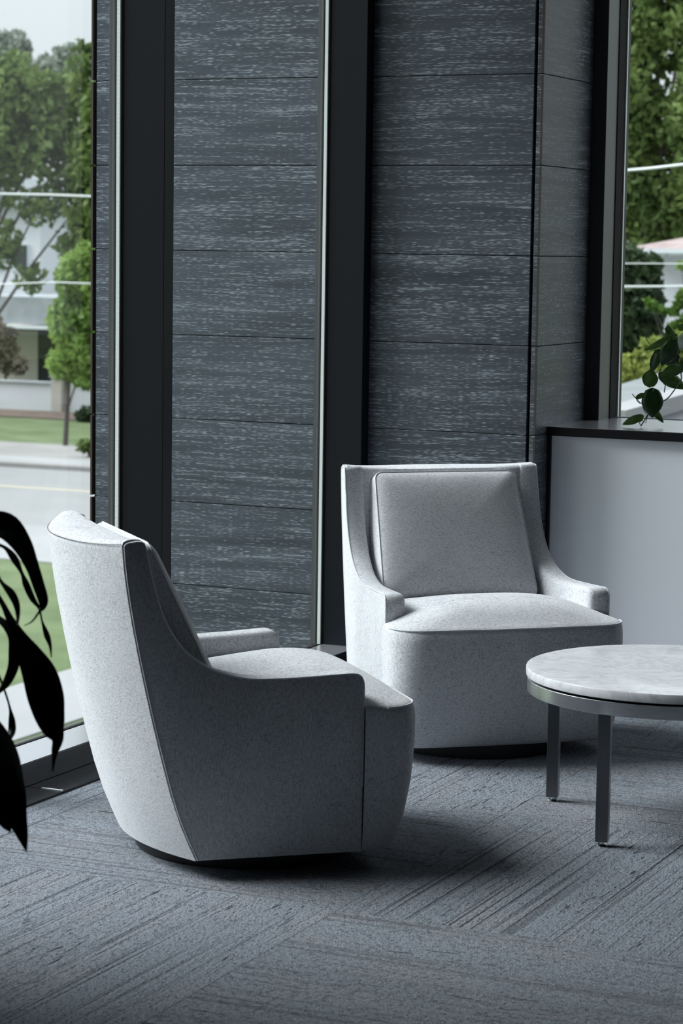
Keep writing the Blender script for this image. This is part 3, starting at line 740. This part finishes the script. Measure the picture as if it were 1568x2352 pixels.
def foliage_me(name, blobs, n, size, seed):
    rg = np.random.default_rng(seed); B = np.array(blobs); wts = (B[:, 3] * B[:, 4] * B[:, 5]); wts = wts / wts.sum()
    idx = rg.choice(len(B), n, p=wts); d = rg.normal(size=(n, 3)); d /= np.linalg.norm(d, axis=1)[:, None]
    rad = rg.random(n) ** 0.42; C = B[idx, :3] + d * rad[:, None] * B[idx, 3:6]
    lump = np.sin(C[:, 0] * 3.1) * np.sin(C[:, 2] * 3.7 + 1) * np.sin(C[:, 1] * 2.9); C = C[lump > -0.42]; n = len(C)
    u = rg.normal(size=(n, 3)); u /= np.linalg.norm(u, axis=1)[:, None]; v = rg.normal(size=(n, 3)); v -= (u * v).sum(1)[:, None] * u; v /= np.linalg.norm(v, axis=1)[:, None]
    s = size * (0.6 + 0.8 * rg.random(n))[:, None]
    V = np.empty((n, 4, 3)); V[:, 0] = C - u * s; V[:, 1] = C + v * s * 0.55; V[:, 2] = C + u * s; V[:, 3] = C - v * s * 0.55
    me = bpy.data.meshes.new(name); me.vertices.add(4 * n); me.vertices.foreach_set('co', V.reshape(-1))
    me.loops.add(4 * n); me.loops.foreach_set('vertex_index', np.arange(4 * n)); me.polygons.add(n)
    me.polygons.foreach_set('loop_start', np.arange(n) * 4); me.polygons.foreach_set('loop_total', np.full(n, 4)); me.update(); me.validate(); return me
def tree(name, label, y, blobs_px, n, size, m, trunk=None, bark='tree_bark', cat='tree', group=None, seed=1, zbase=ZGR):
    """blobs_px: (u, v, ru, rv) ellipses in pixels at distance y"""
    B = []
    for u, v, ru, rv in blobs_px:
        p = on_y(u, v, y); mpp = (p - Vector((0, 0, EYE))).length / F_PX
        B.append((p.x, p.y, p.z, ru * mpp, (ru + rv) * 0.4 * mpp, rv * mpp))
    cx_ = sum(b[0] for b in B) / len(B); cy_ = y
    if trunk: p = on_y(trunk[0], 900, y); cx_ = p.x
    root = empty(name, (cx_, cy_, zbase)); tag(root, label, cat, group)
    B = [(b[0] - cx_, b[1] - cy_, b[2] - zbase, b[3], b[4], b[5]) for b in B]
    f = link('foliage', foliage_me('foliage', B, n, size, seed), root, m); f['kind'] = 'stuff'
    top = max(b[2] for b in B); r0 = trunk[1] if trunk else 0.12
    tk = link('trunk', tube_me('trunk', [(0, 0, -0.05), (0.02 * top, 0, top * 0.35), (-0.01 * top, 0.01 * top, top * 0.7), (0, 0, top)], [r0 * 1.15, r0 * 0.85, r0 * 0.6, r0 * 0.2], 9), root, bark)
    rg = random.Random(seed)
    for b in B[:8]:
        z0 = b[2] * rg.uniform(0.4, 0.65)
        link('branch', tube_me('branch', [(0, 0, z0), (b[0] * 0.5, b[1] * 0.5, (z0 + b[2]) * 0.5 + 0.1 * top * 0.3), (b[0], b[1], b[2] + b[5] * 0.3)], [r0 * 0.5, r0 * 0.36, r0 * 0.12], 7), tk, bark)
    return root
# left view
tree('street_tree', 'large leafy green tree spreading over the white house across the street', 53, [(20, 210, 75, 95), (105, 250, 85, 90), (190, 180, 40, 90), (30, 330, 80, 90), (150, 360, 80, 100), (205, 470, 60, 100), (95, 470, 60, 50), (-60, 300, 90, 160), (170, 560, 50, 50), (20, 440, 40, 40), (260, 350, 80, 200), (15, 560, 40, 60), (70, 640, 45, 35)], 15000, 0.125, 'tree_green', (-40, 0.10), seed=3)
tree('young_maple', 'small bright green tree beside the white wall across the street', 50, [(170, 640, 45, 60), (160, 740, 55, 65), (195, 790, 45, 70), (150, 830, 45, 45), (190, 860, 30, 40), (195, 600, 35, 45), (215, 700, 40, 80)], 6500, 0.10, 'tree_bright', (150, 0.06), seed=4)
tree('hazy_tree', 'pale hazy treetops behind the house roofs across the street', 130, [(30, 130, 45, 60), (110, 175, 45, 50), (150, 160, 40, 60), (-40, 110, 50, 60), (70, 210, 70, 60)], 4000, 0.32, 'tree_haze', (60, 0.3), seed=5)
tree('russet_shrub', 'brownish shrub above the low white wall across the street', 61.5, [(10, 800, 35, 60), (30, 840, 40, 25), (-20, 770, 30, 60)], 1500, 0.10, 'shrub_russet', (10, 0.05), cat='shrub', seed=6)
tree('clipped_bush', 'dark green bush at the foot of the white wall', 57, [(200, 955, 30, 22), (235, 955, 30, 22)], 900, 0.08, 'tree_dark', (205, 0.04), cat='shrub', seed=8)
tree('kerb_bush', 'green bush beside the far street walk', 47.6, [(200, 1024, 30, 16), (245, 1020, 35, 20)], 800, 0.07, 'tree_green', (205, 0.04), cat='shrub', seed=9)
def pbox(name, u0, v0, u1, v1, y, dep, m, parent=None, ext=(0, 0)):
    a, b = on_y(u0, v0, y), on_y(u1, v1, y)
    return box(name, (min(a.x, b.x) - ext[0], y, min(a.z, b.z)), (max(a.x, b.x) + ext[1], y + dep, max(a.z, b.z)), m, parent)
gw = empty('garden_wall'); tag(gw, 'low white garden wall with square piers across the street', 'wall')
for (u0, u1, nm, v0) in ((-120, 122, 'wall_panel', 872), (154, 300, 'wall_panel', 872), (122, 146, 'pier', 866)):
    a, b = on_y(u0, v0, 59.8), on_y(u1, v0, 59.8)
    box(nm, (a.x, 59.8 - (0.12 if nm == 'pier' else 0), ZGR), (b.x, 60.1, a.z), 'white_stucco' if nm == 'wall_panel' else 'cream_wall', gw, 0.01)
    box('coping', (a.x - 0.03, 59.74 - (0.12 if nm == 'pier' else 0), a.z), (b.x + 0.03, 60.16, a.z + 0.05), 'grey_shingle', gw)
hs = empty('bungalow'); tag(hs, 'pale bungalow with a grey roof band behind the low wall', 'house')
pbox('wall', -160, 752, 86, 960, 66, 6, 'cream_wall', hs); pbox('opening', 86, 752, 150, 960, 66.05, 0.3, 'dark_opening', hs); pbox('wall', 150, 752, 330, 960, 66, 6, 'cream_wall', hs)
rf = pbox('roof', -170, 676, 340, 753, 64.6, 8, 'grey_shingle', hs); pbox('fascia', -170, 748, 340, 757, 64.4, 0.2, 'fascia_white', rf)
uw = pbox('upper_wall', -60, 470, 92, 676, 69, 4, 'white_stucco', hs)
a, b = on_y(-75, 470, 68.5), on_y(105, 470, 68.5); mid = (a.x + b.x) / 2
link('gable_roof', mesh('gable_roof', [(a.x, 68.5, a.z), (b.x, 68.5, a.z), (mid, 68.5, a.z + 0.9), (a.x, 73.5, a.z), (b.x, 73.5, a.z), (mid, 73.5, a.z + 0.9)], [(0, 1, 2), (3, 5, 4), (0, 2, 5, 3), (1, 4, 5, 2), (0, 3, 4, 1)]), hs, 'grey_shingle')
for u in (-30, 30): 
    f = pbox('window', u, 560, u + 34, 620, 68.93, 0.1, 'fascia_white', uw); pbox('pane', u + 3, 563, u + 31, 617, 68.90, 0.06, 'dark_opening', f)
def cable(label, y, pts, r, ext=8):
    a, b = on_y(*pts[0], y), on_y(*pts[-1], y); d = (b - a).normalized()
    P = [a - d * ext] + [on_y(*p, y) for p in pts] + [b + d * ext]
    tag(link('power_line', tube_me('power_line', P, r, 6), None, 'cable_white'), label, 'cable', 'overhead power lines')
cable('thick pale overhead line crossing the left trees', 40, [(0, 445), (110, 447), (210, 451)], 0.022)
cable('thin pale overhead line below the thick one in the left trees', 44, [(20, 652), (120, 648), (210, 651)], 0.012)
# right view
tree('oak_tree', 'broad green tree filling the far right window', 52, [(1440, 60, 90, 110), (1530, 30, 80, 90), (1450, 200, 85, 110), (1560, 120, 60, 50), (1440, 330, 80, 110), (1530, 300, 70, 80), (1450, 450, 90, 90), (1560, 430, 90, 90), (1400, 480, 60, 120), (1600, 300, 60, 200), (1350, 200, 80, 200), (1500, 520, 90, 60), (1570, 520, 80, 60), (1640, 450, 90, 120)], 21000, 0.11, 'tree_green', (1465, 0.2), seed=12)
tree('cedar', 'dark evergreen between the oak and the white house', 41, [(1440, 640, 50, 80), (1475, 700, 50, 100), (1430, 760, 45, 90), (1490, 620, 35, 40), (1490, 800, 45, 60), (1400, 700, 40, 120)], 6500, 0.10, 'tree_dark', (1455, 0.1), seed=13)
tree('lime_shrub', 'yellow green shrub in front of the dark evergreen', 36, [(1440, 850, 35, 35), (1470, 815, 20, 12), (1480, 860, 40, 25), (1425, 885, 30, 15), (1530, 830, 50, 35), (1500, 790, 30, 15), (1560, 790, 30, 30)], 3600, 0.07, 'shrub_lime', (1470, 0.04), cat='shrub', seed=14)
tree('lime_sapling', 'yellow green sapling branches in front of the white house wall', 37.5, [(1545, 716, 14, 7), (1558, 700, 12, 12), (1566, 680, 12, 14), (1528, 714, 12, 5), (1512, 710, 12, 6), (1494, 698, 10, 8), (1486, 690, 7, 6), (1562, 608, 12, 7), (1575, 615, 10, 7), (1560, 745, 16, 9), (1545, 752, 14, 7), (1580, 730, 14, 14), (1590, 690, 16, 20)], 1700, 0.065, 'tree_bright', (1600, 0.03), seed=15)
tree('linden', 'round green tree on the lawn right of the flat roof', 58, [(1850, 420, 120, 130), (1780, 330, 90, 110), (1920, 330, 100, 120), (1850, 240, 110, 90)], 7000, 0.13, 'tree_green', (1850, 0.2), seed=21)
tree('ash_tree', 'tall green tree at the far right of the lawn', 66, [(2180, 380, 150, 150), (2110, 260, 110, 130), (2250, 260, 120, 140), (2180, 150, 120, 100)], 8000, 0.15, 'tree_green', (2180, 0.22), seed=22)
tree('maple', 'leafy tree on the lawn far left of the street view', 56, [(-330, 420, 120, 130), (-250, 330, 90, 110), (-420, 330, 100, 120), (-330, 230, 110, 90)], 7000, 0.13, 'tree_green', (-330, 0.2), seed=23)
wh = empty('white_house'); tag(wh, 'white house with a pinkish shingle roof beyond the far window', 'house')
pbox('wall', 1508, 588, 1760, 1000, 45, 6, 'white_stucco', wh)
e0, e1 = on_y(1422, 572, 44), on_y(1800, 572, 44); zt = on_y(1600, 495, 47).z
rf = link('roof', mesh('roof', [(e0.x, 44, e0.z), (e1.x, 44, e0.z), (e1.x, 53, e0.z), (e0.x, 53, e0.z), (e0.x + 2.4, 48, zt), (e1.x - 2.4, 48, zt)], [(0, 1, 5, 4), (1, 2, 5), (2, 3, 4, 5), (3, 0, 4), (0, 3, 2, 1)]), wh, 'pink_shingle')
pbox('fascia', 1420, 570, 1800, 586, 43.9, 0.1, 'fascia_white', rf); pbox('soffit', 1424, 584, 1800, 587, 44.0, 1.2, 'fascia_white', rf)
h2 = empty('pink_roof_house'); tag(h2, 'small pink roofed house end peeking beside the window frame', 'house')
a = on_y(1350, 566, 60); b = on_y(1436, 566, 60); zz = on_y(1400, 520, 60).z
link('roof', mesh('roof', [(a.x, 60, a.z), (b.x, 60, a.z), (b.x, 66, a.z), (a.x, 66, a.z), ((a.x + b.x) / 2, 63, zz)], [(0, 1, 4), (1, 2, 4), (2, 3, 4), (3, 0, 4), (0, 3, 2, 1)]), h2, 'pink_shingle')
pbox('wall', 1360, 566, 1430, 1000, 60.4, 5, 'white_stucco', h2)
cable('thick white overhead line across the broad tree in the far window', 32, [(1410, 394), (1490, 387), (1568, 378)], 0.020)
cable('white overhead line in front of the dark evergreen', 33, [(1400, 658), (1460, 658), (1600, 657)], 0.016, 3)
cable('thin grey line just under the white eaves', 34, [(1400, 605), (1460, 605), (1600, 606)], 0.008, 3)
ZR = 0.10
r0, r1, r2, r3 = on_z(1380, 955, ZR), on_z(1700, 866, ZR), on_z(1700, 800, ZR), on_z(1380, 896, ZR)
lr = empty('flat_roof'); tag(lr, 'pale flat roof of a lower wing with a dark wall below', 'roof')
V = [(p.x, p.y, ZR) for p in (r0, r1, r2, r3)] + [(p.x, p.y, ZR - 0.10) for p in (r0, r1, r2, r3)]
link('roof_deck', mesh('roof_deck', V, [(0, 1, 2, 3), (7, 6, 5, 4), (0, 4, 5, 1), (1, 5, 6, 2), (2, 6, 7, 3), (3, 7, 4, 0)]), lr, 'roof_membrane')
d = (r1 - r0).normalized(); nrm = Vector((-d.y, d.x, 0))
if nrm.y < 0: nrm = -nrm
P = [r0 + nrm * 0.05, r1 + nrm * 0.05, r1 + nrm * 2.0, r0 + nrm * 2.0]
V = [(p.x, p.y, ZGR) for p in P] + [(p.x, p.y, ZR - 0.09) for p in P]
link('wall', mesh('wall', V, [(3, 2, 1, 0), (4, 5, 6, 7), (0, 1, 5, 4), (1, 2, 6, 5), (2, 3, 7, 6), (3, 0, 4, 7)]), lr, 'slate_wall')
P = [r0 - nrm * 0.06, r1 - nrm * 0.06, r1 + nrm * 0.2, r0 + nrm * 0.2]
V = [(p.x, p.y, ZR - 0.11) for p in P] + [(p.x, p.y, ZR + 0.05) for p in P]
link('parapet', mesh('parapet', V, [(3, 2, 1, 0), (4, 5, 6, 7), (0, 1, 5, 4), (1, 2, 6, 5), (2, 3, 7, 6), (3, 0, 4, 7)]), lr, 'pale_concrete')
